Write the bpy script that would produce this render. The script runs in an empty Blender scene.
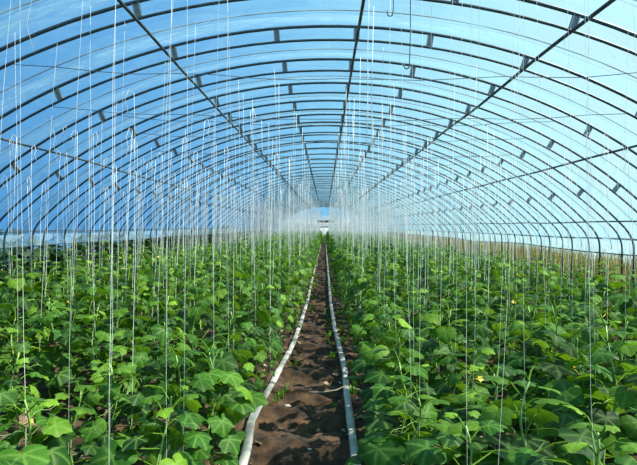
import bpy, math, random
import numpy as np
from mathutils import Vector, Matrix, noise

SC = bpy.context.scene
COL = SC.collection
PI = math.pi
rnd = random.Random(7)

# ------------------------------------------------------------------ helpers
class MB:
    """collects verts / faces (+ per-vertex float attributes) and links ONE mesh object"""
    def __init__(self):
        self.v = []; self.f = []; self.hue = []; self.vein = []
    def add(self, verts, faces, hue=0.5, vein=None):
        o = len(self.v)
        self.v.extend([tuple(p) for p in verts])
        self.f.extend([tuple(i + o for i in q) for q in faces])
        self.hue.extend([hue] * len(verts))
        self.vein.extend(list(vein) if vein is not None else [0.0] * len(verts))
    def box(self, c, h, M=None):
        vs = [Vector((c[0] + sx * h[0], c[1] + sy * h[1], c[2] + sz * h[2])) for sx in (-1, 1) for sy in (-1, 1) for sz in (-1, 1)]
        if M is not None: vs = [M @ p for p in vs]
        self.add(vs, [(0, 1, 3, 2), (4, 6, 7, 5), (0, 4, 5, 1), (2, 3, 7, 6), (0, 2, 6, 4), (1, 5, 7, 3)])
    def tube(self, pts, r, n=8, flat=None, hue=0.5, cap=True):
        """tube along pts; r number or list; flat=(w,h) gives an elliptic section (w sideways, h up)"""
        pts = [Vector(p) for p in pts]
        m = len(pts); vs = []; up0 = None
        for i, p in enumerate(pts):
            t = (pts[min(i + 1, m - 1)] - pts[max(i - 1, 0)])
            t = t.normalized() if t.length > 1e-9 else Vector((0, 0, 1))
            if up0 is None:
                up0 = Vector((0, 0, 1)) if abs(t.z) < .9 else Vector((0, 1, 0))
            s = t.cross(up0)
            if s.length < 1e-6: s = t.orthogonal()
            s.normalize(); u = s.cross(t).normalized(); up0 = u
            ri = r[i] if isinstance(r, (list, tuple)) else r
            for k in range(n):
                a = 2 * PI * k / n
                if flat: vs.append(p + s * math.cos(a) * flat[0] * ri + u * math.sin(a) * flat[1] * ri)
                else: vs.append(p + s * math.cos(a) * ri + u * math.sin(a) * ri)
        fs = [(i * n + k, i * n + (k + 1) % n, (i + 1) * n + (k + 1) % n, (i + 1) * n + k) for i in range(m - 1) for k in range(n)]
        if cap:
            fs.append(tuple(reversed(range(n)))); fs.append(tuple((m - 1) * n + k for k in range(n)))
        self.add(vs, fs, hue)
    def mesh(self, name, m, smooth=True, attrs=False):
        me = bpy.data.meshes.new(name)
        me.from_pydata(self.v, [], self.f)
        if attrs:
            a = me.attributes.new('hue', 'FLOAT', 'POINT'); a.data.foreach_set('value', self.hue)
            a = me.attributes.new('vein', 'FLOAT', 'POINT'); a.data.foreach_set('value', self.vein)
        if smooth: me.polygons.foreach_set('use_smooth', [True] * len(me.polygons))
        me.materials.append(m); me.update()
        return me

def obj(name, me, parent=None, loc=None):
    o = bpy.data.objects.new(name, me); COL.objects.link(o)
    if parent: o.parent = parent
    if loc is not None: o.location = loc
    return o
def tag(o, label=None, cat=None, group=None, kind=None):
    if label: o['label'] = label
    if cat: o['category'] = cat
    if group: o['group'] = group
    if kind: o['kind'] = kind
    return o
def empty(name, loc):
    o = bpy.data.objects.new(name, None); o.empty_display_size = .1
    COL.objects.link(o); o.location = loc
    return o
def struct(name, me, label=None, cat='structure'):
    o = obj(name, me); o['kind'] = 'structure'
    if label: o['label'] = label; o['category'] = cat
    return o
UNITS = ['', 'first', 'second', 'third', 'fourth', 'fifth', 'sixth', 'seventh', 'eighth', 'ninth', 'tenth', 'eleventh', 'twelfth', 'thirteenth',
         'fourteenth', 'fifteenth', 'sixteenth', 'seventeenth', 'eighteenth', 'nineteenth']
TENS = {2: ('twenty', 'twentieth'), 3: ('thirty', 'thirtieth'), 4: ('forty', 'fortieth'), 5: ('fifty', 'fiftieth'), 6: ('sixty', 'sixtieth')}
def ordinal(n):
    if n < 20: return UNITS[n]
    t, u = divmod(n, 10)
    return TENS[t][1] if u == 0 else TENS[t][0] + '-' + UNITS[u]

# ------------------------------------------------------------------ materials
def new_mat(name):
    m = bpy.data.materials.new(name); m.use_nodes = True
    nt = m.node_tree; nt.nodes.clear()
    out = nt.nodes.new('ShaderNodeOutputMaterial')
    return m, nt, out
def nd(nt, t, **kw):
    n = nt.nodes.new(t)
    for k, v in kw.items(): setattr(n, k, v)
    return n
def ramp(nt, stops, src):
    r = nd(nt, 'ShaderNodeValToRGB')
    el = r.color_ramp.elements
    while len(el) < len(stops): el.new(.5)
    for e, (p, c) in zip(el, stops): e.position = p; e.color = (*c, 1)
    nt.links.new(src, r.inputs['Fac']); return r.outputs['Color']
def pbr(name, c1, c2=None, scale=8, rough=.6, metal=0, bump=0, detail=6, stretch=None, lo=.35, hi=.65):
    m, nt, out = new_mat(name)
    b = nd(nt, 'ShaderNodeBsdfPrincipled'); b.inputs['Roughness'].default_value = rough; b.inputs['Metallic'].default_value = metal
    b.inputs['Base Color'].default_value = (*c1, 1)
    if c2 or bump:
        tc = nd(nt, 'ShaderNodeTexCoord'); no = nd(nt, 'ShaderNodeTexNoise')
        no.inputs['Scale'].default_value = scale; no.inputs['Detail'].default_value = detail
        src = tc.outputs['Object']
        if stretch:
            mp = nd(nt, 'ShaderNodeMapping'); mp.inputs['Scale'].default_value = stretch
            nt.links.new(src, mp.inputs['Vector']); src = mp.outputs['Vector']
        nt.links.new(src, no.inputs['Vector'])
        if c2: nt.links.new(ramp(nt, [(lo, c1), (hi, c2)], no.outputs['Fac']), b.inputs['Base Color'])
        if bump:
            bp = nd(nt, 'ShaderNodeBump'); bp.inputs['Strength'].default_value = bump; bp.inputs['Distance'].default_value = .03
            nt.links.new(no.outputs['Fac'], bp.inputs['Height']); nt.links.new(bp.outputs['Normal'], b.inputs['Normal'])
    nt.links.new(b.outputs[0], out.inputs[0])
    return m
def leaf_mat(name, dark, mid, light, veinc, trans, tfac=.32, rough=.42, spec=.4):
    m, nt, out = new_mat(name)
    ah = nd(nt, 'ShaderNodeAttribute'); ah.attribute_name = 'hue'
    av = nd(nt, 'ShaderNodeAttribute'); av.attribute_name = 'vein'
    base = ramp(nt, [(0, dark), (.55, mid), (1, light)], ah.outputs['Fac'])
    tc = nd(nt, 'ShaderNodeTexCoord'); no = nd(nt, 'ShaderNodeTexNoise'); no.inputs['Scale'].default_value = 60; no.inputs['Detail'].default_value = 3
    nt.links.new(tc.outputs['Object'], no.inputs['Vector'])
    mm = nd(nt, 'ShaderNodeMath', operation='MULTIPLY'); mm.inputs[1].default_value = .42
    nt.links.new(av.outputs['Fac'], mm.inputs[0])
    mx = nd(nt, 'ShaderNodeMix', data_type='RGBA'); nt.links.new(mm.outputs[0], mx.inputs[0])
    nt.links.new(base, mx.inputs[6]); mx.inputs[7].default_value = (*veinc, 1)
    mt = nd(nt, 'ShaderNodeMix', data_type='RGBA', blend_type='MULTIPLY'); mt.inputs[0].default_value = .35
    nt.links.new(mx.outputs[2], mt.inputs[6]); nt.links.new(ramp(nt, [(.3, (.55,) * 3), (.7, (1.25,) * 3)], no.outputs['Fac']), mt.inputs[7])
    b = nd(nt, 'ShaderNodeBsdfPrincipled'); b.inputs['Roughness'].default_value = rough
    b.inputs['Specular IOR Level'].default_value = spec
    nt.links.new(mt.outputs[2], b.inputs['Base Color'])
    bp = nd(nt, 'ShaderNodeBump'); bp.inputs['Strength'].default_value = .35; bp.inputs['Distance'].default_value = .01
    nt.links.new(no.outputs['Fac'], bp.inputs['Height']); nt.links.new(bp.outputs['Normal'], b.inputs['Normal'])
    t = nd(nt, 'ShaderNodeBsdfTranslucent')
    tb = nd(nt, 'ShaderNodeMix', data_type='RGBA'); tb.inputs[0].default_value = .35
    tb.inputs[6].default_value = (*trans, 1); nt.links.new(base, tb.inputs[7]); nt.links.new(tb.outputs[2], t.inputs['Color'])
    ms = nd(nt, 'ShaderNodeMixShader'); ms.inputs[0].default_value = tfac
    nt.links.new(b.outputs[0], ms.inputs[1]); nt.links.new(t.outputs[0], ms.inputs[2]); nt.links.new(ms.outputs[0], out.inputs[0])
    return m
def film_mat(name, tint, scatter, lo, hi):
    """thin greenhouse plastic: mostly clear, streaked by a milky scattering layer"""
    m, nt, out = new_mat(name)
    tc = nd(nt, 'ShaderNodeTexCoord'); mp = nd(nt, 'ShaderNodeMapping'); mp.inputs['Rotation'].default_value = (0, 0, .6); mp.inputs['Scale'].default_value = (1.0, 3.2, 1.2)
    no = nd(nt, 'ShaderNodeTexNoise'); no.inputs['Scale'].default_value = 1.6; no.inputs['Detail'].default_value = 7; no.inputs['Distortion'].default_value = .8
    nt.links.new(tc.outputs['Object'], mp.inputs['Vector']); nt.links.new(mp.outputs['Vector'], no.inputs['Vector'])
    mr0 = nd(nt, 'ShaderNodeMapRange'); mr0.inputs[1].default_value = .35; mr0.inputs[2].default_value = .68; mr0.inputs[3].default_value = lo; mr0.inputs[4].default_value = hi
    nt.links.new(no.outputs['Fac'], mr0.inputs[0])
    sag_shade = nd(nt, 'ShaderNodeAttribute'); sag_shade.attribute_name = 'vein'            # painted shading of the sagging film behind each rope
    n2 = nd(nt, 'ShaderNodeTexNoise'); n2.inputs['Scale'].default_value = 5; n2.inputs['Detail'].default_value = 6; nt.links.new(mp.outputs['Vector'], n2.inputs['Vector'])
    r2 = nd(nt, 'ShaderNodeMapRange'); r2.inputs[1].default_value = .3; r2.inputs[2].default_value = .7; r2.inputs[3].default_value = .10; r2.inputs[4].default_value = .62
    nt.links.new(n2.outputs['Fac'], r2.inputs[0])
    mu = nd(nt, 'ShaderNodeMath', operation='MULTIPLY'); nt.links.new(sag_shade.outputs['Fac'], mu.inputs[0]); nt.links.new(r2.outputs[0], mu.inputs[1])
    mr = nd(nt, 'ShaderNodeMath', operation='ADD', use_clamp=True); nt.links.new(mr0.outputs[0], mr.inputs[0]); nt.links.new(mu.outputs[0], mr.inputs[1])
    tr = nd(nt, 'ShaderNodeBsdfTransparent'); tr.inputs['Color'].default_value = (*tint, 1)
    d = nd(nt, 'ShaderNodeBsdfDiffuse'); d.inputs['Color'].default_value = (*scatter, 1)
    tl = nd(nt, 'ShaderNodeBsdfTranslucent'); tl.inputs['Color'].default_value = (*scatter, 1)
    g = nd(nt, 'ShaderNodeBsdfGlossy'); g.inputs['Roughness'].default_value = .25; g.inputs['Color'].default_value = (.8, .9, 1, 1)
    bp = nd(nt, 'ShaderNodeBump'); bp.inputs['Strength'].default_value = .8; bp.inputs['Distance'].default_value = .12
    nt.links.new(no.outputs['Fac'], bp.inputs['Height'])
    for s in (d, tl, g): nt.links.new(bp.outputs['Normal'], s.inputs['Normal'])
    m1 = nd(nt, 'ShaderNodeMixShader'); m1.inputs[0].default_value = .6; nt.links.new(d.outputs[0], m1.inputs[1]); nt.links.new(tl.outputs[0], m1.inputs[2])
    m2 = nd(nt, 'ShaderNodeMixShader'); m2.inputs[0].default_value = .12; nt.links.new(m1.outputs[0], m2.inputs[1]); nt.links.new(g.outputs[0], m2.inputs[2])
    m3 = nd(nt, 'ShaderNodeMixShader'); nt.links.new(mr.outputs[0], m3.inputs[0]); nt.links.new(tr.outputs[0], m3.inputs[1]); nt.links.new(m2.outputs[0], m3.inputs[2])
    nt.links.new(m3.outputs[0], out.inputs[0])
    return m

M_STEEL = pbr('dark_steel', (.02, .045, .065), (.045, .075, .095), 14, .45, .2)
M_PLATE = pbr('web_steel', (.11, .15, .17), (.17, .21, .23), 20, .5, .2)
M_PURLIN = pbr('purlin_steel', (.018, .026, .03), (.07, .07, .06), 9, .5, .3)
M_ROPE = pbr('weathered_rope', (.10, .10, .09), (.17, .15, .12), 30, .8)
M_WIRE = pbr('wire', (.10, .13, .15), None, rough=.5, metal=.4)
M_TWINE = pbr('white_twine', (.93, .94, .93), (.88, .89, .88), 40, .5)
nt_ = M_TWINE.node_tree; pb_ = next(n for n in nt_.nodes if n.type == 'BSDF_PRINCIPLED'); ou_ = next(n for n in nt_.nodes if n.type == 'OUTPUT_MATERIAL')
tl_ = nt_.nodes.new('ShaderNodeBsdfTranslucent'); tl_.inputs[0].default_value = (.95, .96, .95, 1); mi_ = nt_.nodes.new('ShaderNodeMixShader'); mi_.inputs[0].default_value = .45
nt_.links.new(pb_.outputs[0], mi_.inputs[1]); nt_.links.new(tl_.outputs[0], mi_.inputs[2]); nt_.links.new(mi_.outputs[0], ou_.inputs[0])   # thin woven plastic lets light through
M_GREYTWINE = pbr('grey_twine', (.66, .70, .68), (.76, .78, .76), 40, .6)
M_SOIL = pbr('soil', (.013, .008, .004), (.085, .044, .018), 9, .95, bump=.9, detail=10)
M_CLOD = pbr('clod', (.10, .062, .038), (.24, .16, .10), 16, .95, bump=.8)
M_GROUND = pbr('field_ground', (.10, .09, .045), (.20, .17, .08), 1.5, .95)
M_HOSE = pbr('white_hose', (.40, .40, .37), (.15, .13, .10), 9, .5, bump=.4, lo=.45, hi=.8)
M_DRIP = pbr('pale_tube', (.55, .50, .38), (.40, .34, .24), 20, .5)
M_STONE = pbr('pale_stone', (.62, .60, .54), (.45, .42, .36), 25, .8)
M_STEM = pbr('green_stem', (.16, .30, .07), (.26, .42, .12), 30, .5)
M_FLOWER = pbr('yellow_petal', (.85, .60, .04), (.9, .72, .1), 30, .55)
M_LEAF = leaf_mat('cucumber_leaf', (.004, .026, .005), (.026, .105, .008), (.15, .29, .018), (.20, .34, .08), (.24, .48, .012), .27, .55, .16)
M_HEDGE = leaf_mat('dark_shrub_leaf', (.008, .025, .008), (.014, .045, .012), (.03, .07, .02), (.03, .07, .02), (.05, .12, .02), .15, .6, .2)
M_REED = leaf_mat('dry_reed', (.13, .15, .035), (.27, .25, .07), (.40, .35, .12), (.4, .36, .2), (.40, .36, .12), .25, .7, .2)
M_LITTER = leaf_mat('dry_litter', (.16, .10, .05), (.34, .26, .15), (.62, .56, .44), (.4, .36, .2), (.40, .30, .15), .15, .7, .2)
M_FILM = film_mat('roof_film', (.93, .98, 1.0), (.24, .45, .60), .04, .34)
M_CURTAIN = film_mat('curtain_film', (.88, .97, 1.0), (.42, .62, .70), .50, .66)
M_HEM = pbr('curtain_hem', (.05, .06, .06), None, rough=.6)
M_DOOR = pbr('white_door', (.88, .9, .9), None, rough=.5)
M_BLANKET = pbr('dark_roll', (.03, .035, .04), (.06, .06, .06), 10, .9)

# ------------------------------------------------------------------ tunnel geometry (metres; camera over the origin)
F_PX = 500.0; CAM_H = 1.6
X0 = .10; R_IN = 6.95; GAP = .148; ZC = 3.63 - R_IN        # arc centre
Z_GIRT = 1.43; Z_HEM = 1.17
D0 = 4.40; BAY = 1.075; N_ARCH = 46
Y_END = D0 + BAY * (N_ARCH - 1)
def arc_z(x, R=R_IN): return ZC + math.sqrt(max(R * R - (x - X0) ** 2, 0))
def profile(R, n=48, zlow=0.0, extra=0.0):
    """points of one chord from the left foot over the ridge to the right foot (x, z), with a tight elbow at the eaves"""
    ze = Z_GIRT + .04
    a_e = math.acos(max(-1, min(1, (ze - ZC) / R)))
    pts = []
    W = R * math.sin(a_e)
    arc = [(X0 + R * math.sin(a), ZC + R * math.cos(a)) for a in [(-a_e + 2 * a_e * i / n) for i in range(n + 1)]]
    arc = arc[1:-1]
    # elbow: quadratic blend between the arc and the vertical leg
    def elbow(p, sgn):
        c = (X0 + sgn * W, ze + .0); q = (X0 + sgn * W, ze - .22)
        return [((1 - t) ** 2 * p[0] + 2 * t * (1 - t) * c[0] + t * t * q[0], (1 - t) ** 2 * p[1] + 2 * t * (1 - t) * c[1] + t * t * q[1]) for t in (0.25, .5, .75, 1)]
    left = list(reversed(elbow(arc[0], -1))); right = elbow(arc[-1], 1)
    pts = [(X0 - W, zlow)] + left + arc + right + [(X0 + W, zlow)]
    return pts, W
PROF_IN, W_IN = profile(R_IN)
PROF_OUT, W_OUT = profile(R_IN + GAP)

# ---- arches
def make_arch_meshes():
    b = MB(); b.tube([(x, 0, z) for x, z in PROF_OUT], .0175, 8); outer = b.mesh('outer_pipe', M_STEEL)
    b = MB(); b.tube([(x, 0, z) for x, z in PROF_IN], .0145, 8); inner = b.mesh('inner_pipe', M_STEEL)
    struts = []
    for x in (-4.05, -2.92, -1.66, -.55, .31, 1.10, 2.12, 3.36, 4.35):
        a = math.asin((x - X0) / R_IN)
        M = Matrix.Translation((X0, 0, ZC)) @ Matrix.Rotation(a, 4, 'Y')
        b = MB()
        for s in (-1, 1):
            b.box((s * .026, 0, R_IN + GAP / 2), (.006, .014, GAP / 2 - .012), M)
        b.box((0, 0, R_IN + GAP / 2), (.02, .004, GAP / 2 - .012), M)
        struts.append(b.mesh('strut', M_PLATE, smooth=False))
    return outer, inner, struts
A_OUT, A_IN, A_STR = make_arch_meshes()
for k in range(N_ARCH):
    y = D0 + BAY * k
    r = empty('roof_arch', (0, y, 0))
    lab = ('dark steel double-pipe roof arch nearest the camera, struts between its pipes' if k == 0 else
           'dark steel double-pipe roof arch at the far end wall' if k == N_ARCH - 1 else
           f'dark steel double-pipe roof arch, {ordinal(k + 1)} one back from the front')
    tag(r, lab, 'arch', 'roof arches')
    obj('outer_pipe', A_OUT, r); obj('inner_pipe', A_IN, r)
    for s in A_STR: obj('strut', s, r)

# ---- lengthwise pipes
def purlin(name, x, z, rad, label, sag=.02, clampn=14, wob=0.0, mat=None):
    b = MB(); pts = []
    for k in range(N_ARCH * 2):
        y = D0 - 3.2 + (Y_END - D0 + 3.2) * k / (N_ARCH * 2 - 1)
        pts.append((x + wob * noise.noise((y * .35, x, 1)), y, z + sag * noise.noise((y * .5, x, 5))))
    b.tube(pts, rad, 6)
    o = obj(name, b.mesh(name, mat or M_PURLIN)); tag(o, label, 'pipe', 'lengthwise roof pipes')
    return o
def under(x, off=.033): return arc_z(x) - off
P_RIDGE = purlin('purlin', .31, under(.31), .016, 'lengthwise pipe running along the ridge above the dirt path')
purlin('purlin', -1.67, under(-1.67), .015, 'lengthwise pipe halfway up the left slope of the roof')
purlin('purlin', 2.10, under(2.10), .017, 'lengthwise pipe halfway up the right slope of the roof')
purlin('purlin', -3.62, under(-3.62), .013, 'lower lengthwise pipe on the left slope of the roof, above the eaves')
purlin('purlin', 3.68, under(3.68), .015, 'lower lengthwise pipe on the right slope of the roof, above the eaves')
purlin('purlin', 4.82, 1.745, .014, 'thin wavy lengthwise pipe just above the right eaves bend', wob=.02, sag=.03)
purlin('eaves_rail', X0 - W_OUT - .035, Z_GIRT, .013, 'straight rail along the left eaves where the roof film ends')
purlin('eaves_rail', X0 + W_OUT + .035, Z_GIRT, .019, 'straight dark rail along the right eaves where the roof film ends')

# ---- roof film, pressed down between the arches by ropes
def film_profile(n=60):
    p, _ = profile(R_IN + GAP + .028, n)
    return [q for q in p if q[1] >= Z_GIRT - .03]
def film_dip(u):                                                   # u in 0..1 across a bay, rope in the middle
    return .10 * (1 - abs(2 * u - 1)) ** 1.3 + 0.02 * math.sin(PI * u)
FP = film_profile()
b = MB(); NS = 10
y_first = D0 - 5 * BAY
rows_y = [y_first + BAY * k / NS for k in range((N_ARCH + 4) * NS + 1)]
for y in rows_y:
    u = ((y - D0) / BAY) % 1.0
    dip = film_dip(u)
    for (x, z) in FP:
        n = Vector((x - X0, 0, z - ZC)).normalized()
        w = .022 * noise.noise((x * 1.3 + y * .9, y * 1.4 - x * .6, z)) + .010 * noise.noise((x * 4 + y * 3, y * 3 - x * 2, 3.3))
        amt = dip - w * (1 if .1 < u < .9 else .3)
        b.v.append((x - n.x * amt, y, z - n.z * amt)); b.hue.append(.5)
        b.vein.append(max(0, min(1, (u - .45) / .1)) * (1 - .6 * max(0, (u - .8) / .2)) if u < .97 else 0)  # weight of the painted sag shading, from rope to next arch
nc = len(FP)
b.f = [(i * nc + k, i * nc + k + 1, (i + 1) * nc + k + 1, (i + 1) * nc + k) for i in range(len(rows_y) - 1) for k in range(nc - 1)]
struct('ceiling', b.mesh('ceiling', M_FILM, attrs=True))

# ---- side curtains below the eaves with a dark hem
def curtain(sgn, name, trim, wob):
    b = MB(); h = MB(); X = X0 + sgn * (W_OUT + .062)
    ys = [y_first + .27 * k for k in range(int((Y_END - y_first) / .27) + 1)]
    hem = []
    for y in ys:
        w = .035 * noise.noise((y * 1.1, sgn * 4, 2)) + .02 * noise.noise((y * 3.1, sgn * 4, 7))
        zl = Z_HEM + wob * noise.noise((y * .25, sgn, 9))
        for t in range(5):
            b.v.append((X + w * (t / 4), y, Z_GIRT + .012 - (Z_GIRT + .012 - zl) * t / 4))
        hem.append((X + w, y, zl))
    m = len(ys)
    b.f = [(i * 5 + k, i * 5 + k + 1, (i + 1) * 5 + k + 1, (i + 1) * 5 + k) for i in range(m - 1) for k in range(4)]
    struct(name, b.mesh(name, M_CURTAIN))
    h.tube(hem, .008 if sgn < 0 else .013, 6); struct(trim, h.mesh(trim, M_HEM))
curtain(-1, 'wall_left', 'trim_1', .03)
curtain(1, 'wall_right', 'trim_2', .05)

# ---- far end wall with posts, a white door and a dark rolled curtain above it
b = MB(); prof = [q for q in profile(R_IN + GAP, 40)[0]]
ye = Y_END + .12
vs = []; NZ = 8
xs = [X0 + (W_OUT) * (i / 30 - .5) * 2 for i in range(31)]
def top_at(x):
    return max(Z_GIRT, arc_z(x, R_IN + GAP)) if abs(x - X0) < W_OUT - .02 else Z_GIRT
DX0, DX1, DZ = -.55, .45, 1.50
def zrow(x, t): return t * top_at(x)
for x in xs:
    for t in range(NZ + 1):
        vs.append((x, ye + .02 * noise.noise((x, t, 0)), zrow(x, t / NZ)))
b.add(vs, [(i * (NZ + 1) + k, (i + 1) * (NZ + 1) + k, (i + 1) * (NZ + 1) + k + 1, i * (NZ + 1) + k + 1) for i in range(30) for k in range(NZ)
           if not (DX0 - .1 < (xs[i] + xs[i + 1]) / 2 < DX1 + .1 and (k + 1) * top_at(xs[i]) / NZ < DZ + .3)])
me = b.mesh('wall_back', M_FILM); me.materials.append(M_CURTAIN)
for q in me.polygons: q.material_index = 1 if q.center.z < 1.9 else 0
struct('wall_back', me)
b = MB()
for x in (-3.4, -1.9, 2.2, 3.7): b.tube([(x, ye - .04, 0), (x, ye - .04, top_at(x) - .03)], .02, 6)
b.tube([(X0 - W_IN, ye - .045, 1.75 - .3), (X0 + W_IN, ye - .045, 1.75 - .3)], .02, 6)
struct('trim_3', b.mesh('trim_3', M_STEEL))
b = MB(); b.box((DX0 + .02, ye + .55, DZ / 2 + .02), (.02, .48, DZ / 2)); d = struct('door_1', b.mesh('door_1', M_TWINE, False))
b = MB()
for x in (DX0 - .05, DX1 + .05): b.box((x, ye - .03, .78), (.025, .04, .78))
b.box(((DX0 + DX1) / 2, ye - .03, DZ + .05), ((DX1 - DX0) / 2 + .08, .04, .025)); obj('door_frame', b.mesh('door_frame', M_STEEL, False), d)
b = MB(); b.tube([(-.85, ye - .16, 2.12), (-.3, ye - .16, 2.09), (.4, ye - .16, 2.10), (1.05, ye - .16, 2.13)], .14, 12)
o = obj('rolled_curtain', b.mesh('rolled_curtain', M_BLANKET)); tag(o, 'dark rolled-up curtain hung above the white far door', 'curtain')

# ---- ropes over the film, tie wires under the arches
rp = [(x - (x - X0) * .0, 0, z) for x, z in profile(R_IN + GAP + .028 - .085, 48)[0] if z > 1.2]
b = MB(); b.tube(rp, .006, 5); ME_ROPE = b.mesh('hold_down_rope', M_ROPE)
for k in range(-1, N_ARCH - 1):
    o = obj('hold_down_rope', ME_ROPE, None, (0, D0 + BAY * (k + .5), 0))
    tag(o, (f'thin rope arching over the roof film, behind the {ordinal(k + 1)} arch' if k >= 0 else 'thin rope arching over the roof film, in front of the nearest arch'), 'rope', 'ropes pressing down the roof film')
for k in range(14):
    y = D0 + BAY * k + .03
    zt = 2.98 + .05 * rnd.random() - .12 * (k % 3 == 1)
    hx = math.sqrt(R_IN ** 2 - (zt - ZC) ** 2) - .01
    b = MB(); b.tube([(X0 - hx + 2 * hx * i / 16, y + .02 * math.sin(i), zt - .10 * (1 - (i / 8 - 1) ** 2) + .012 * math.sin(i * 1.7 + k)) for i in range(17)], .0035, 5)
    o = obj('tie_wire', b.mesh('tie_wire', M_WIRE)); tag(o, f'thin wire stretched crosswise under the {ordinal(k + 1)} roof arch from the front', 'wire', 'crosswise wires under the arches')

# ---- hooks hanging from the nearest arch
def hook(x, y, ztop, zbot, label):
    r = empty('hanging_hook', (x, y, 0)); tag(r, label, 'hook', 'hooks hanging from the roof')
    b = MB(); b.tube([(0, 0, ztop), (.004, 0, (ztop + zbot) / 2), (0, 0, zbot + .03)], .004, 6); obj('hanger', b.mesh('hanger', M_WIRE), r)
    b = MB(); b.tube([(-.024 + .024 * math.cos(a), 0, zbot + .03 - .028 * math.sin(a)) for a in [PI * i / 10 for i in range(11)]] + [(-.049, 0, zbot + .05)], .0055, 6)
    obj('hook_bend', b.mesh('hook_bend', M_STEEL), r)
hook(.565, D0, arc_z(.565), 1.6 + 209 * D0 / F_PX, 'short dark wire hook hanging from the nearest arch beside the ridge pipe')
hook(.72, D0 + .02, arc_z(.72), 1.6 + 158 * D0 / F_PX, 'long thin wire ending in a small hook below the nearest arch')

# ------------------------------------------------------------------ ground
HL = [(-1.2, -.50), (1.5, -.55), (2.6, -.53), (3.35, -.505), (3.9, -.57), (4.4, -.53), (5.0, -.49), (5.55, -.455), (6.45, -.40), (8, -.365), (10, -.345), (14, -.355), (20, -.36), (30, -.34), (52, -.30)]
HR = [(-1.2, .30), (1.5, .26), (2.6, .22), (3.4, .225), (4.65, .223), (5.3, .235), (6.1, .214), (7.5, .17), (10, .135), (14, .13), (20, .12), (30, .10), (52, .08)]
def lerp_tab(tab, y):
    if y <= tab[0][0]: return tab[0][1]
    for (a, p), (c, q) in zip(tab, tab[1:]):
        if y <= c:
            t = (y - a) / (c - a); t = t * t * (3 - 2 * t) if False else t
            return p + (q - p) * t
    return tab[-1][1]
def soil_z(x, y):
    l, r = lerp_tab(HL, y), lerp_tab(HR, y)
    e = max(l - x, x - r)                                           # >0 outside the path
    bed = max(0, min(1, (e + .05) / .14)); bed = bed * bed * (3 - 2 * bed)
    n1 = noise.noise((x * 2.2, y * 2.2, 0)); n2 = noise.noise((x * 7, y * 7, 4)); n3 = noise.noise((x * 22, y * 22, 8))
    path = -.05 + .045 * math.sin(y * 2 * PI / .6 + 1.6 * n1) * (1 - bed) + .03 * n2 + .022 * n3
    return path * (1 - bed) + bed * (.03 + .03 * n1 + .03 * n2 + .015 * n3)
xs = sorted(set([round(-5.25 + .15 * i, 3) for i in range(30)] + [round(-.78 + .03 * i, 3) for i in range(44)] + [round(.57 + .16 * i, 3) for i in range(31)]))
ys = []; y = -1.5
while y < Y_END + .3:
    ys.append(y); y += .03 if y < 9 else .08 if y < 16 else .3
b = MB()
for y in ys:
    for x in xs: b.v.append((x, y, soil_z(x, y)))
n = len(xs)
b.f = [(i * n + k, i * n + k + 1, (i + 1) * n + k + 1, (i + 1) * n + k) for i in range(len(ys) - 1) for k in range(n - 1)]
struct('floor', b.mesh('floor', M_SOIL))
b = MB(); b.add([(-13, -8, -.12), (13, -8, -.12), (13, 62, -.12), (-13, 62, -.12)], [(0, 1, 2, 3)])
struct('ground', b.mesh('ground', M_GROUND))

# ---- hoses on both edges of the path
def hose(tab, label, w, seed):
    b = MB(); pts = []; rr = []
    y = -.8
    while y < 52:
        x = lerp_tab(tab, y) + .012 * noise.noise((y * 1.8, seed, 0)); x = .5 * x + .25 * lerp_tab(tab, y - .2) + .25 * lerp_tab(tab, y + .2)
        pts.append((x, y, .022 + .032 + .010 * noise.noise((y * 1.3, seed, 3))))
        rr.append(1 + .16 * noise.noise((y * 2.6, seed, 6)) - .18 * max(0, noise.noise((y * 5, seed, 11))))
        y += .07 if y < 14 else .4
    b.tube(pts, rr, 12, flat=(w, .020))
    o = obj('irrigation_hose', b.mesh('irrigation_hose', M_HOSE)); tag(o, label, 'hose', 'white hoses along the path')
hose(HL, 'flat white irrigation hose along the left edge of the dirt path', .034, 1)
hose(HR, 'flat white irrigation hose along the right edge of the dirt path', .032, 2)
b = MB(); b.tube([(-.15, 4.72, .015), (-.13, 4.70, .03), (0, 4.66, .045), (.13, 4.70, .055), (.22, 4.72, .092), (.30, 4.68, .08), (.45, 4.60, .07), (.62, 4.58, .06)], .006, 6)
tag(obj('drip_tube', b.mesh('drip_tube', M_DRIP)), 'thin pale drip tube lying across the right hose onto the path', 'tube')

def lump(seed, r, squash, m, name):
    rr = random.Random(seed); b = MB(); n1, n2 = 8, 12; vs = []
    for i in range(n1 + 1):
        t = PI * i / n1
        for k in range(n2):
            a = 2 * PI * k / n2; p = Vector((math.sin(t) * math.cos(a), math.sin(t) * math.sin(a), math.cos(t)))
            d = 1 + .5 * noise.noise(p * 1.6 + Vector((seed, 0, 0))) + .2 * noise.noise(p * 4 + Vector((0, seed, 0)))
            vs.append((p.x * r * d, p.y * r * d * .85, p.z * r * d * squash))
    b.add(vs, [(i * n2 + k, (i + 1) * n2 + k, (i + 1) * n2 + (k + 1) % n2, i * n2 + (k + 1) % n2) for i in range(n1) for k in range(n2)])
    return b.mesh(name, m)
for i, (x, y, r, lab) in enumerate([(-2.27, 3.75, .11, 'large brown soil clod between the plants beside the lower left corner'),
                                    (-2.02, 3.62, .075, 'small brown soil clod next to the large clod'),
                                    (-2.18, 3.42, .09, 'lumpy brown soil clod in front of the large clod'),
                                    (-1.30, 4.8, .08, 'brown soil clod in a gap among the plants left of the path'),
                                    (-1.12, 3.95, .06, 'lone brown soil clod left of the white left hose')]):
    tag(obj('soil_clod', lump(i + 3, r, .6, M_CLOD, 'soil_clod'), None, (x, y, soil_z(x, y) + r * .35)), lab, 'clod', 'soil clods on the beds')
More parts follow.
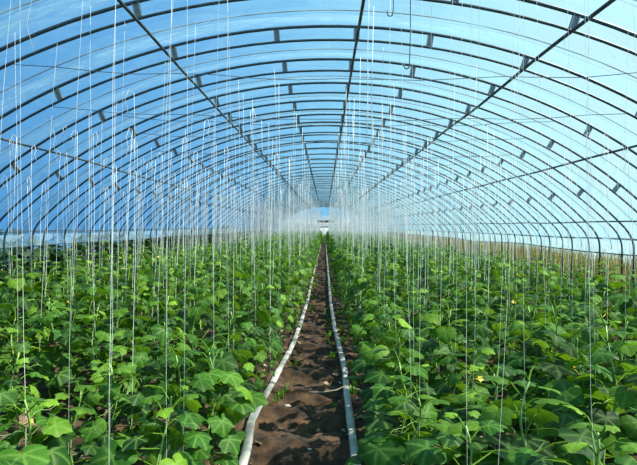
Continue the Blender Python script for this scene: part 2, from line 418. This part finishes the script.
for i, (x, y, r, lab) in enumerate([(-.31, 4.42, .028, 'flat pale stone chip on the dirt path near the left hose'),
                                    (-.09, 3.62, .016, 'tiny pale stone chip on a lit ridge of the dirt path')]):
    tag(obj('stone_chip', lump(i + 20, r, .45, M_STONE, 'stone_chip'), None, (x, y, soil_z(x, y) + .006)), lab, 'stone', 'pale chips on the path')

# ------------------------------------------------------------------ leaves
OUT_T = np.radians([0, 9, 18, 27, 36, 44, 52, 60, 68, 77, 86, 95, 104, 113, 122, 132, 143, 154, 165, 174])
OUT_R = np.array([1.0, .95, .86, .80, .76, .82, .89, .86, .79, .73, .72, .77, .80, .77, .72, .67, .60, .52, .40, .16])
def leaf_grid(lod, r_):
    """unit leaf: rows of (x forward, y side, z up), faces, vein weights"""
    if lod == 0: idx = range(20); rings = (0.0, .28, .55, .8, 1.0)
    elif lod == 1: idx = (0, 2, 4, 6, 9, 12, 15, 17, 19); rings = (0.0, .55, 1.0)
    else: idx = (0, 4, 6, 10, 13, 18); rings = (0.0, 1.0)
    th = [OUT_T[i] for i in idx]; ra = [OUT_R[i] for i in idx]
    th = [-t for t in reversed(th[1:])] + th; ra = list(reversed(ra[1:])) + ra
    m = len(th); vs = [(0, 0, 0)]; vein = [1.0]
    cup = r_.uniform(.18, .5); ph = r_.uniform(0, 6.28); rip = r_.uniform(.03, .08); fold = r_.uniform(.0, .22); droop = r_.uniform(.0, .35)
    for q in rings[1:]:
        for t, rr in zip(th, ra):
            r = q * rr * (1 + (.03 * math.sin(t * 17 + ph) if q == 1 else 0))
            x, y = r * math.cos(t), r * math.sin(t)
            dmin = 9
            for vt in (0, .92, -.92, 1.87, -1.87):
                c, s = math.cos(vt), math.sin(vt)
                if x * c + y * s > -.02: dmin = min(dmin, abs(-x * s + y * c))
            vn = math.exp(-(dmin / .05) ** 2)
            z = -cup * r * r + rip * math.sin(3 * t + ph) * q * q + fold * abs(y) * (1 - q * .5) - droop * max(0, x) ** 2 * .6
            z += .045 * math.sqrt(min(dmin, .3)) * (1 if lod == 0 else .6)
            vs.append((x, y, z)); vein.append(vn)
    fs = []
    for k in range(m - 1): fs.append((0, 1 + k, 2 + k))
    for j in range(len(rings) - 2):
        o1, o2 = 1 + j * m, 1 + (j + 1) * m
        for k in range(m - 1): fs.append((o1 + k, o2 + k, o2 + k + 1, o1 + k + 1))
    return np.array(vs), fs, vein
def place_leaf(mb, r_, lod, base, az, pitch, roll, size, hue):
    vs, fs, vein = leaf_grid(lod, r_)
    f = Vector((math.cos(az) * math.cos(pitch), math.sin(az) * math.cos(pitch), math.sin(pitch)))
    s = Vector((-math.sin(az), math.cos(az), 0)); n = f.cross(s)
    s2 = s * math.cos(roll) + n * math.sin(roll); n2 = n * math.cos(roll) - s * math.sin(roll)
    A = np.array([f, s2, n2]); P = vs @ A * size + np.array(base)
    mb.add([tuple(p) for p in P], fs, hue, vein)

def plant_geo(seed, lod, nl=19, H=1.0, flowers=2, bare=.05):
    """one cucumber plant, one metre tall, climbing a string on its axis"""
    r_ = random.Random(seed)
    stem, fol, flos = MB(), MB(), []
    def axis(z): return Vector((.022 * math.sin(z * 9 + seed), .022 * math.cos(z * 9 + seed), z))
    sn = 14 if lod == 0 else 8 if lod == 1 else 3
    if lod < 2: stem.tube([axis(H * i / sn) for i in range(sn + 1)], [.0075 - .004 * i / sn for i in range(sn + 1)], 6 if lod == 0 else 4)
    az = r_.uniform(0, 6.28)
    for i in range(nl):
        t = (i + .5) / nl
        z = H * (bare + (1 - bare) * t) + r_.uniform(-.015, .015)
        az += 2.4 + r_.uniform(-.5, .5)
        g = min(1, .62 + t * 1.6) * (1 if t < .72 else 1 - .75 * (t - .72) / .28)
        size = ((.097 if lod == 0 else .080) + r_.uniform(-.04, .028)) * g
        pl = (.145 + r_.uniform(-.04, .06)) * (.55 + .45 * g)
        el = r_.uniform(.15, .65) if t < .85 else r_.uniform(.6, 1.1)
        p0 = axis(z); d = Vector((math.cos(az), math.sin(az), 0))
        p1 = p0 + d * pl * .55 * math.cos(el) + Vector((0, 0, pl * .62 * math.sin(el) + .012))
        p2 = p0 + d * pl * math.cos(el) + Vector((0, 0, pl * .85 * math.sin(el)))
        if lod == 0: fol.tube([p0, p1, p2], [.0035, .003, .0024], 5, hue=.85, cap=False)
        elif lod == 1: fol.tube([p0, p2], [.0035, .0026], 3, hue=.85, cap=False)
        pitch = -r_.uniform(.12, .95) if t < .85 else r_.uniform(-.3, .5)
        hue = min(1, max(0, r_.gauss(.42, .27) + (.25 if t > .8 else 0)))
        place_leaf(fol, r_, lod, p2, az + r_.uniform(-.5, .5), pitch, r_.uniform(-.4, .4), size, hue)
    if lod == 0:                                                   # tendrils
        for i in range(3):
            z = H * r_.uniform(.4, .95); a = r_.uniform(0, 6.28); p = axis(z)
            stem.tube([p + Vector((math.cos(a) * .16 * q, math.sin(a) * .16 * q, .10 * q - .10 * q * q + .012 * math.sin(q * 9))) for q in [j / 7 for j in range(8)]], .0014, 4)
    for i in range(flowers if lod < 2 else 0):
        z = H * r_.uniform(.35, .92); a = r_.uniform(0, 6.28); c = axis(z) + Vector((math.cos(a) * .06, math.sin(a) * .06, .03))
        flo = MB(); flos.append(flo)
        fd = Vector((math.cos(a), math.sin(a), .5)).normalized(); s = fd.orthogonal().normalized(); u = fd.cross(s)
        for k in range(5):
            t = 2 * PI * k / 5
            e = (s * math.cos(t) + u * math.sin(t)); w = (s * math.cos(t + 1.57) + u * math.sin(t + 1.57))
            flo.add([c, c + e * .012 + w * .008 + fd * .010, c + e * .026 + fd * .012, c + e * .012 - w * .008 + fd * .010], [(0, 1, 2, 3)])
        flo.tube([axis(z), c], .0025, 4)
    return stem, fol, flos

PROTO = {0: [], 1: []}
for lod, cnt in ((0, 9), (1, 9)):
    for i in range(cnt):
        fl = (0, 0, 1, 0, 2)[i % 5]
        s, f, w = plant_geo(100 * lod + i, lod, nl=(31 if lod == 0 else 38) + i % 4, flowers=fl)
        PROTO[lod].append((s.mesh('stem', M_STEM), f.mesh('foliage', M_LEAF, attrs=True), [q.mesh('flower', M_FLOWER) for q in w]))
PROTO2 = [plant_geo(900 + i, 2, nl=32)[1] for i in range(8)]

# ------------------------------------------------------------------ rows of plants and their twines
ROWS = [(-1, i + 1, x) for i, x in enumerate((-.69, -1.20, -1.84, -2.34, -2.92, -3.45, -4.08))] + \
       [(1, i + 1, x) for i, x in enumerate((.50, .94, 1.56, 2.06, 2.66, 3.18, 3.78, 4.25))]
plants = []
for side, ri, x in ROWS:
    y = 1.15 + rnd.uniform(0, .3)
    if side > 0 and ri == 1: y = 1.55
    while y < Y_END - .7:
        drift = (lerp_tab(HL, y) + .53) if side < 0 else (lerp_tab(HR, y) - .22)
        px = x + drift * max(0, 1 - (ri - 1) * .35) + rnd.uniform(-.06, .06)
        h = min(1.10 - (.06 if x > 0 else .04) * max(0, abs(x) - 2.0), .80 + .07 * max(0, y - 2)) + rnd.gauss(0, .06)
        if rnd.random() < .10: h += .12
        if not (y < 2.0 and abs(px) < .35) and (px + 2.15) ** 2 + (y - 3.35) ** 2 > .16:
            plants.append(dict(x=px, y=y, h=max(.55, h), side=side, row=ri, seed=rnd.random(), rz=rnd.uniform(0, 6.28)))
        y += rnd.uniform(.36, .52) if ri > 1 else rnd.uniform(.42, .60)
for i in range(26):
    plants.append(dict(x=rnd.uniform(-.3, .1), y=rnd.uniform(40, 51), h=.8, side=1, row=1, seed=rnd.random(), rz=rnd.uniform(0, 6.28)))
def in_view(p, m=.0):
    return p['y'] > 1.0 and -.66 * p['y'] - .18 - m < p['x'] < .64 * p['y'] + .18 + m and (p['y'] > 1.45)
vis = sorted([p for p in plants if in_view(p)], key=lambda p: p['y'] + .2 * abs(p['x']))
N_IND = 300
ind = vis[:N_IND]; ind_ids = {id(p) for p in ind}
rest = [p for p in plants if id(p) not in ind_ids]
cnt = {}
ROWW = ['', 'first', 'second', 'third', 'fourth', 'fifth', 'sixth', 'seventh', 'eighth', 'ninth']
for p in sorted(ind, key=lambda p: p['y']):
    key = (p['side'], p['row']); cnt[key] = cnt.get(key, 0) + 1; p['n'] = cnt[key]
def where(p):
    nth = 'frontmost' if p['n'] == 1 else ordinal(p['n']) + ' from front'
    return f"{nth} in {ROWW[p['row']]} row {'left' if p['side'] < 0 else 'right'} of path"
for j, p in enumerate(ind):
    lod = 0 if p['y'] < 6.2 else 1
    i = int(p['seed'] * 997) % len(PROTO[lod]); st, fo, fl = PROTO[lod][i]
    r = empty('cucumber_plant', (p['x'], p['y'], .03))
    r.rotation_euler = (0, 0, p['rz']); k = p['h']; w = .92 + .25 * ((p['seed'] * 31) % 1)
    if p['side'] > 0 and p['y'] < 4: w *= 1.15 if p['y'] > 2.8 or p['row'] > 2 else 1.32
    r.scale = (w, w, k)
    look = 'cucumber plant with yellow flower' if len(fl) == 1 else 'cucumber plant with two yellow flowers' if fl else ('tall cucumber plant' if k > 1.12 else 'low leafy cucumber plant' if k < .85 else 'leafy cucumber plant')
    tag(r, f"{look}, {where(p)}", 'plant', 'cucumber plants in rows')
    obj('stem', st, r); obj('foliage', fo, r)
    for q in fl: obj('flower', q, r)

# the remaining, far plants as one mass
allv, allh, allf, off = [], [], [], 0
PN = [(np.array(f.v), np.array(f.hue), f.f) for f in PROTO2]
FN = []
for f in PN:
    FN.append(([q for q in f[2] if len(q) == 3], [q for q in f[2] if len(q) == 4]))
faces = []; veins = []
for p in rest:
    V, Hh, _ = PN[int(p['seed'] * 991) % len(PN)]; c, s = math.cos(p['rz']), math.sin(p['rz'])
    w = .98 + .25 * ((p['seed'] * 31) % 1)
    X = np.empty_like(V); X[:, 0] = (V[:, 0] * c - V[:, 1] * s) * w + p['x']; X[:, 1] = (V[:, 0] * s + V[:, 1] * c) * w + p['y']; X[:, 2] = V[:, 2] * p['h'] + .03
    allv.append(X); allh.append(Hh)
    T = np.array(FN[int(p['seed'] * 991) % len(PN)][0], dtype=np.int32) + off; faces.append(T); off += len(V)
def tri_mesh(name, V, T, H, m):
    me = bpy.data.meshes.new(name); me.vertices.add(len(V)); me.vertices.foreach_set('co', V.astype(np.float32).ravel())
    me.loops.add(T.size); me.loops.foreach_set('vertex_index', T.astype(np.int32).ravel())
    me.polygons.add(len(T)); me.polygons.foreach_set('loop_start', np.arange(0, T.size, 3, dtype=np.int32)); me.polygons.foreach_set('loop_total', np.full(len(T), 3, dtype=np.int32))
    me.polygons.foreach_set('use_smooth', np.ones(len(T), dtype=bool))
    me.update(calc_edges=True); a = me.attributes.new('hue', 'FLOAT', 'POINT'); a.data.foreach_set('value', H.astype(np.float32))
    me.materials.append(m); return me
o = obj('cucumber_foliage', tri_mesh('cucumber_foliage', np.concatenate(allv), np.concatenate(faces), np.concatenate(allh), M_LEAF))
tag(o, 'mass of green cucumber plants filling the rows towards the far end', 'plants', 'cucumber plants in rows', 'stuff')

# ---- twines
def twine_pts(p, r_):
    tall = r_.random() < (.30 if p['y'] > 4.5 else .9)
    xt = p['x'] + r_.uniform(-.07, .07); yt = p['y'] + r_.uniform(-.10, .10)
    zr = arc_z(max(-4.6, min(4.9, xt))) - .04
    zt = zr if tall else min(zr, r_.uniform(2.36, 2.66))
    front = r_.random() < .55
    xb = p['x'] + (r_.uniform(-.10, .10) if front else .02); yb = p['y'] - (r_.uniform(.05, .16) if front else 0)
    bow = r_.uniform(-.03, .03); n = 7
    pts = []
    for i in range(n + 1):
        t = i / n
        pts.append((xb + (xt - xb) * t + bow * math.sin(PI * t) + r_.uniform(-.006, .006), yb + (yt - yb) * t, .06 + (zt - .06) * t))
    return tall, pts
def tail_pts(top, r_):
    s = r_.choice((-1, 1)); L = r_.uniform(.10, .28)
    return [top, (top[0] + s * .03, top[1], top[2] + .03), (top[0] + s * .055, top[1] - .01, top[2] - L * .25), (top[0] + s * .035, top[1] - .01, top[2] - L * .6), (top[0] + s * .06, top[1], top[2] - L)]
r_ = random.Random(55)
n_tw = 0
for p in ind:
    tall, pts = twine_pts(p, r_)
    b = MB(); rad = min(.0032, .0005 + .0003 * p['y']) * ((.8 if p['y'] > 5 else .6) if tall else 1)
    base = Vector(pts[0]); loc = [tuple(Vector(q) - base) for q in pts]
    b.tube(loc, rad, 4)
    o = obj('twine', b.mesh('twine', M_GREYTWINE if tall and p['y'] < 5 else M_TWINE), None, base)
    look = 'thin grey twine' if (tall and p['y'] < 5) else 'white twine up to the roof' if tall else 'white twine with knotted top'
    tag(o, f"{look}, {where(p)}", 'twine', 'twines above the cucumber plants')
    if not tall:
        b = MB(); b.tube(tail_pts(loc[-1], r_), rad * .9, 4); obj('loose_end', b.mesh('loose_end', M_TWINE), o)
b = MB()
for p in rest:
    if p['y'] < 2.4: continue
    if p['y'] > 8 and r_.random() < .7:
        tall, pts = twine_pts(p, r_); b.tube([pts[0], pts[-1]], .0032, 3, cap=False)
    tall, pts = twine_pts(p, r_)
    b.tube([pts[0], pts[4], pts[-1]], .0036, 3, cap=False)
    if not tall: b.tube(tail_pts(pts[-1], r_), .0034, 3, cap=False)
o = obj('far_twines', b.mesh('far_twines', M_TWINE)); tag(o, 'haze of white twines hanging above the far cucumber rows', 'twines', 'twines above the cucumber plants', 'stuff')
# spare strings hanging from the ridge pipe
for i in range(30):
    y = 4.1 + i * .55 + r_.uniform(-.2, .2); x = .31 + (.035, .11, .16, .06, .20, -.05)[i % 6] + r_.uniform(-.015, .015)
    L = r_.uniform(.9, 1.75)
    zt = arc_z(x) - .05
    b = MB(); b.tube([(.0, 0, 0), (.01 * r_.uniform(-1, 1), .01, -L * .4), (.012 * r_.uniform(-1, 1), 0, -L * .75), (.02 * r_.uniform(-1, 1), 0, -L)], .0024, 4)
    o = obj('ridge_string', b.mesh('ridge_string', M_TWINE), None, (x, y, zt))
    tag(o, f'spare white string hanging by the ridge pipe over the path, {ordinal(i + 1)} from the front' if i else 'spare white string hanging by the ridge pipe over the path, nearest the camera', 'string', 'spare strings at the ridge')

# ------------------------------------------------------------------ outside the open sides: dark shrubs, dry reeds
def scatter_tri(name, n, fx, hgt, size, m, seed):
    r_ = random.Random(seed); V = []; T = []; H = []; off = 0
    for i in range(n):
        mb = MB(); y = r_.uniform(2, 56); x = fx(r_)
        z = r_.uniform(.05, 1) * hgt * (.75 + .35 * noise.noise((y * .8, x, 0)))
        place_leaf(mb, r_, 2, (x, y, z), r_.uniform(0, 6.28), r_.uniform(-1, .4), r_.uniform(-.6, .6), r_.uniform(.6, 1.3) * size, r_.random())
        V.append(np.array(mb.v)); T.append(np.array(mb.f) + off); H.append(np.array(mb.hue)); off += len(mb.v)
    return tri_mesh(name, np.concatenate(V), np.concatenate(T), np.concatenate(H), m)
o = obj('hedge_foliage', scatter_tri('hedge_foliage', 14000, lambda r: -5.6 - r.random() ** 1.3 * 1.6, 1.5, .12, M_HEDGE, 3))
tag(o, 'dark green shrubs growing outside the open left side', 'shrubs', None, 'stuff')
b = MB(); r_ = random.Random(9)
for i in range(17000):
    y = r_.uniform(3, 56); x = 5.6 + r_.random() ** 1.2 * 1.9; h = r_.uniform(.75, 1.28); a = r_.uniform(0, PI); w = r_.uniform(.006, .016)
    lx, ly = r_.uniform(-.18, .18), r_.uniform(-.18, .18); c, s = math.cos(a) * w, math.sin(a) * w
    b.add([(x - c, y - s, -.1), (x + c, y + s, -.1), (x + lx * .4 + c, y + ly * .4 + s, h * .6), (x + lx * .4 - c, y + ly * .4 - s, h * .6), (x + lx, y + ly, h)], [(0, 1, 2, 3), (3, 2, 4)], r_.random() * (1 if i % 4 else .2))
o = obj('dry_reeds', b.mesh('dry_reeds', M_REED, attrs=True)); tag(o, 'dry yellow reeds standing outside the open right side', 'reeds', None, 'stuff')

# low weeds along the hoses, dry leaf litter on the beds
b = MB(); r_ = random.Random(31)
for i in range(420):
    y = 2.6 + 14 * r_.random() ** 1.6; left = r_.random() < .62
    x = (lerp_tab(HL, y) + r_.choice((-1, 1)) * r_.uniform(.05, .16)) if left else (lerp_tab(HR, y) + r_.choice((-1, 1, 1)) * r_.uniform(.05, .13))
    if noise.noise((x * 1.5, y * .9, 3)) < -.05: continue
    z0 = soil_z(x, y)
    for q in range(7):
        a = r_.uniform(0, 6.28); h = r_.uniform(.025, .085); w = r_.uniform(.003, .007); o_ = r_.uniform(.02, .07)
        c, s_ = math.cos(a), math.sin(a); bx, by = x + r_.uniform(-.02, .02), y + r_.uniform(-.02, .02)
        b.add([(bx - s_ * w, by + c * w, z0), (bx + s_ * w, by - c * w, z0), (bx + c * o_ * .5 + s_ * w, by + s_ * o_ * .5 - c * w, z0 + h), (bx + c * o_ * .5 - s_ * w, by + s_ * o_ * .5 + c * w, z0 + h), (bx + c * o_, by + s_ * o_, z0 + h * .8)],
              [(0, 1, 2, 3), (3, 2, 4)], r_.uniform(.3, 1))
o = obj('weeds', b.mesh('weeds', M_LEAF, attrs=True)); tag(o, 'low green weeds sprouting along the white hoses', 'weeds', None, 'stuff')
b = MB()
for i in range(1500):
    y = 1.8 + 11 * r_.random() ** 1.3; x = r_.uniform(-.7, .65) * (y + 1); x = max(-4.8, min(4.9, x))
    if lerp_tab(HL, y) + .08 < x < lerp_tab(HR, y) - .06 and r_.random() < .93: continue
    place_leaf(b, r_, 2, (x, y, soil_z(x, y) + .025), r_.uniform(0, 6.28), r_.uniform(-.4, .4), r_.uniform(-.5, .5), r_.uniform(.012, .05), r_.random())
o = obj('leaf_litter', b.mesh('leaf_litter', M_LITTER, attrs=True)); tag(o, 'dry pale leaf litter scattered over the soil', 'litter', None, 'stuff')

# ------------------------------------------------------------------ light
W = bpy.data.worlds.new('sky'); SC.world = W; W.use_nodes = True
nt = W.node_tree; nt.nodes.clear()
out = nt.nodes.new('ShaderNodeOutputWorld'); bg = nt.nodes.new('ShaderNodeBackground')
tc = nd(nt, 'ShaderNodeTexCoord'); sp = nd(nt, 'ShaderNodeSeparateXYZ'); nt.links.new(tc.outputs['Generated'], sp.inputs[0])
mr = nd(nt, 'ShaderNodeMapRange'); mr.inputs[1].default_value = -.6; mr.inputs[2].default_value = .6; nt.links.new(sp.outputs['X'], mr.inputs[0])
c = ramp(nt, [(0, (.10, .36, .74)), (.30, (.15, .46, .85)), (.52, (.24, .62, .93)), (.72, (.50, .90, 1.0)), (1, (.72, .99, 1.0))], mr.outputs[0])
ax = nd(nt, 'ShaderNodeMath', operation='ABSOLUTE'); nt.links.new(sp.outputs['X'], ax.inputs[0])
az_ = nd(nt, 'ShaderNodeMath', operation='ABSOLUTE'); nt.links.new(sp.outputs['Z'], az_.inputs[0])
h1 = nd(nt, 'ShaderNodeMapRange', interpolation_type='SMOOTHSTEP'); h1.inputs[1].default_value = .03; h1.inputs[2].default_value = .16; h1.inputs[3].default_value = 1; h1.inputs[4].default_value = 0; nt.links.new(ax.outputs[0], h1.inputs[0])
h2 = nd(nt, 'ShaderNodeMapRange', interpolation_type='SMOOTHSTEP'); h2.inputs[1].default_value = .005; h2.inputs[2].default_value = .025; h2.inputs[3].default_value = 1; h2.inputs[4].default_value = 0; nt.links.new(az_.outputs[0], h2.inputs[0])
hm = nd(nt, 'ShaderNodeMath', operation='MULTIPLY'); nt.links.new(h1.outputs[0], hm.inputs[0]); nt.links.new(h2.outputs[0], hm.inputs[1])
hz = nd(nt, 'ShaderNodeMix', data_type='RGBA'); nt.links.new(hm.outputs[0], hz.inputs[0]); nt.links.new(c, hz.inputs[6]); hz.inputs[7].default_value = (1.0, 1.05, 1.08, 1)   # bright haze on the horizon
nt.links.new(hz.outputs[2], bg.inputs['Color']); bg.inputs['Strength'].default_value = 1.0
nt.links.new(bg.outputs[0], out.inputs[0])
L = bpy.data.lights.new('sun', 'SUN'); L.energy = 13; L.angle = math.radians(.8); L.color = (1, .94, .82)
so = bpy.data.objects.new('sun', L); COL.objects.link(so)
so.rotation_euler = Vector((-.82, .14, -1.0)).to_track_quat('-Z', 'Y').to_euler()

# ------------------------------------------------------------------ camera
cam = bpy.data.cameras.new('camera'); co = bpy.data.objects.new('camera', cam); COL.objects.link(co)
cam.sensor_width = 36; cam.lens = F_PX / 637 * 36; cam.clip_end = 1000; cam.clip_start = .05
th = .0144
f = Vector((-6.5 / F_PX, 1, -6.5 / F_PX)).normalized(); zz = Vector((-math.sin(th), 0, math.cos(th)))
rr = f.cross(zz).normalized(); uu = rr.cross(f)
co.matrix_world = Matrix(((rr.x, uu.x, -f.x, 0), (rr.y, uu.y, -f.y, 0), (rr.z, uu.z, -f.z, CAM_H), (0, 0, 0, 1)))
SC.camera = co
SC.view_settings.view_transform = 'Standard'; SC.view_settings.look = 'None'; SC.view_settings.gamma = 1
SC.view_settings.use_curve_mapping = False; SC.view_settings.exposure = 0.0
SC.cycles.max_bounces = 8; SC.cycles.transparent_max_bounces = 24; SC.cycles.diffuse_bounces = 4
SC.cycles.use_denoising = True
SC.cycles.sample_clamp_indirect = 6
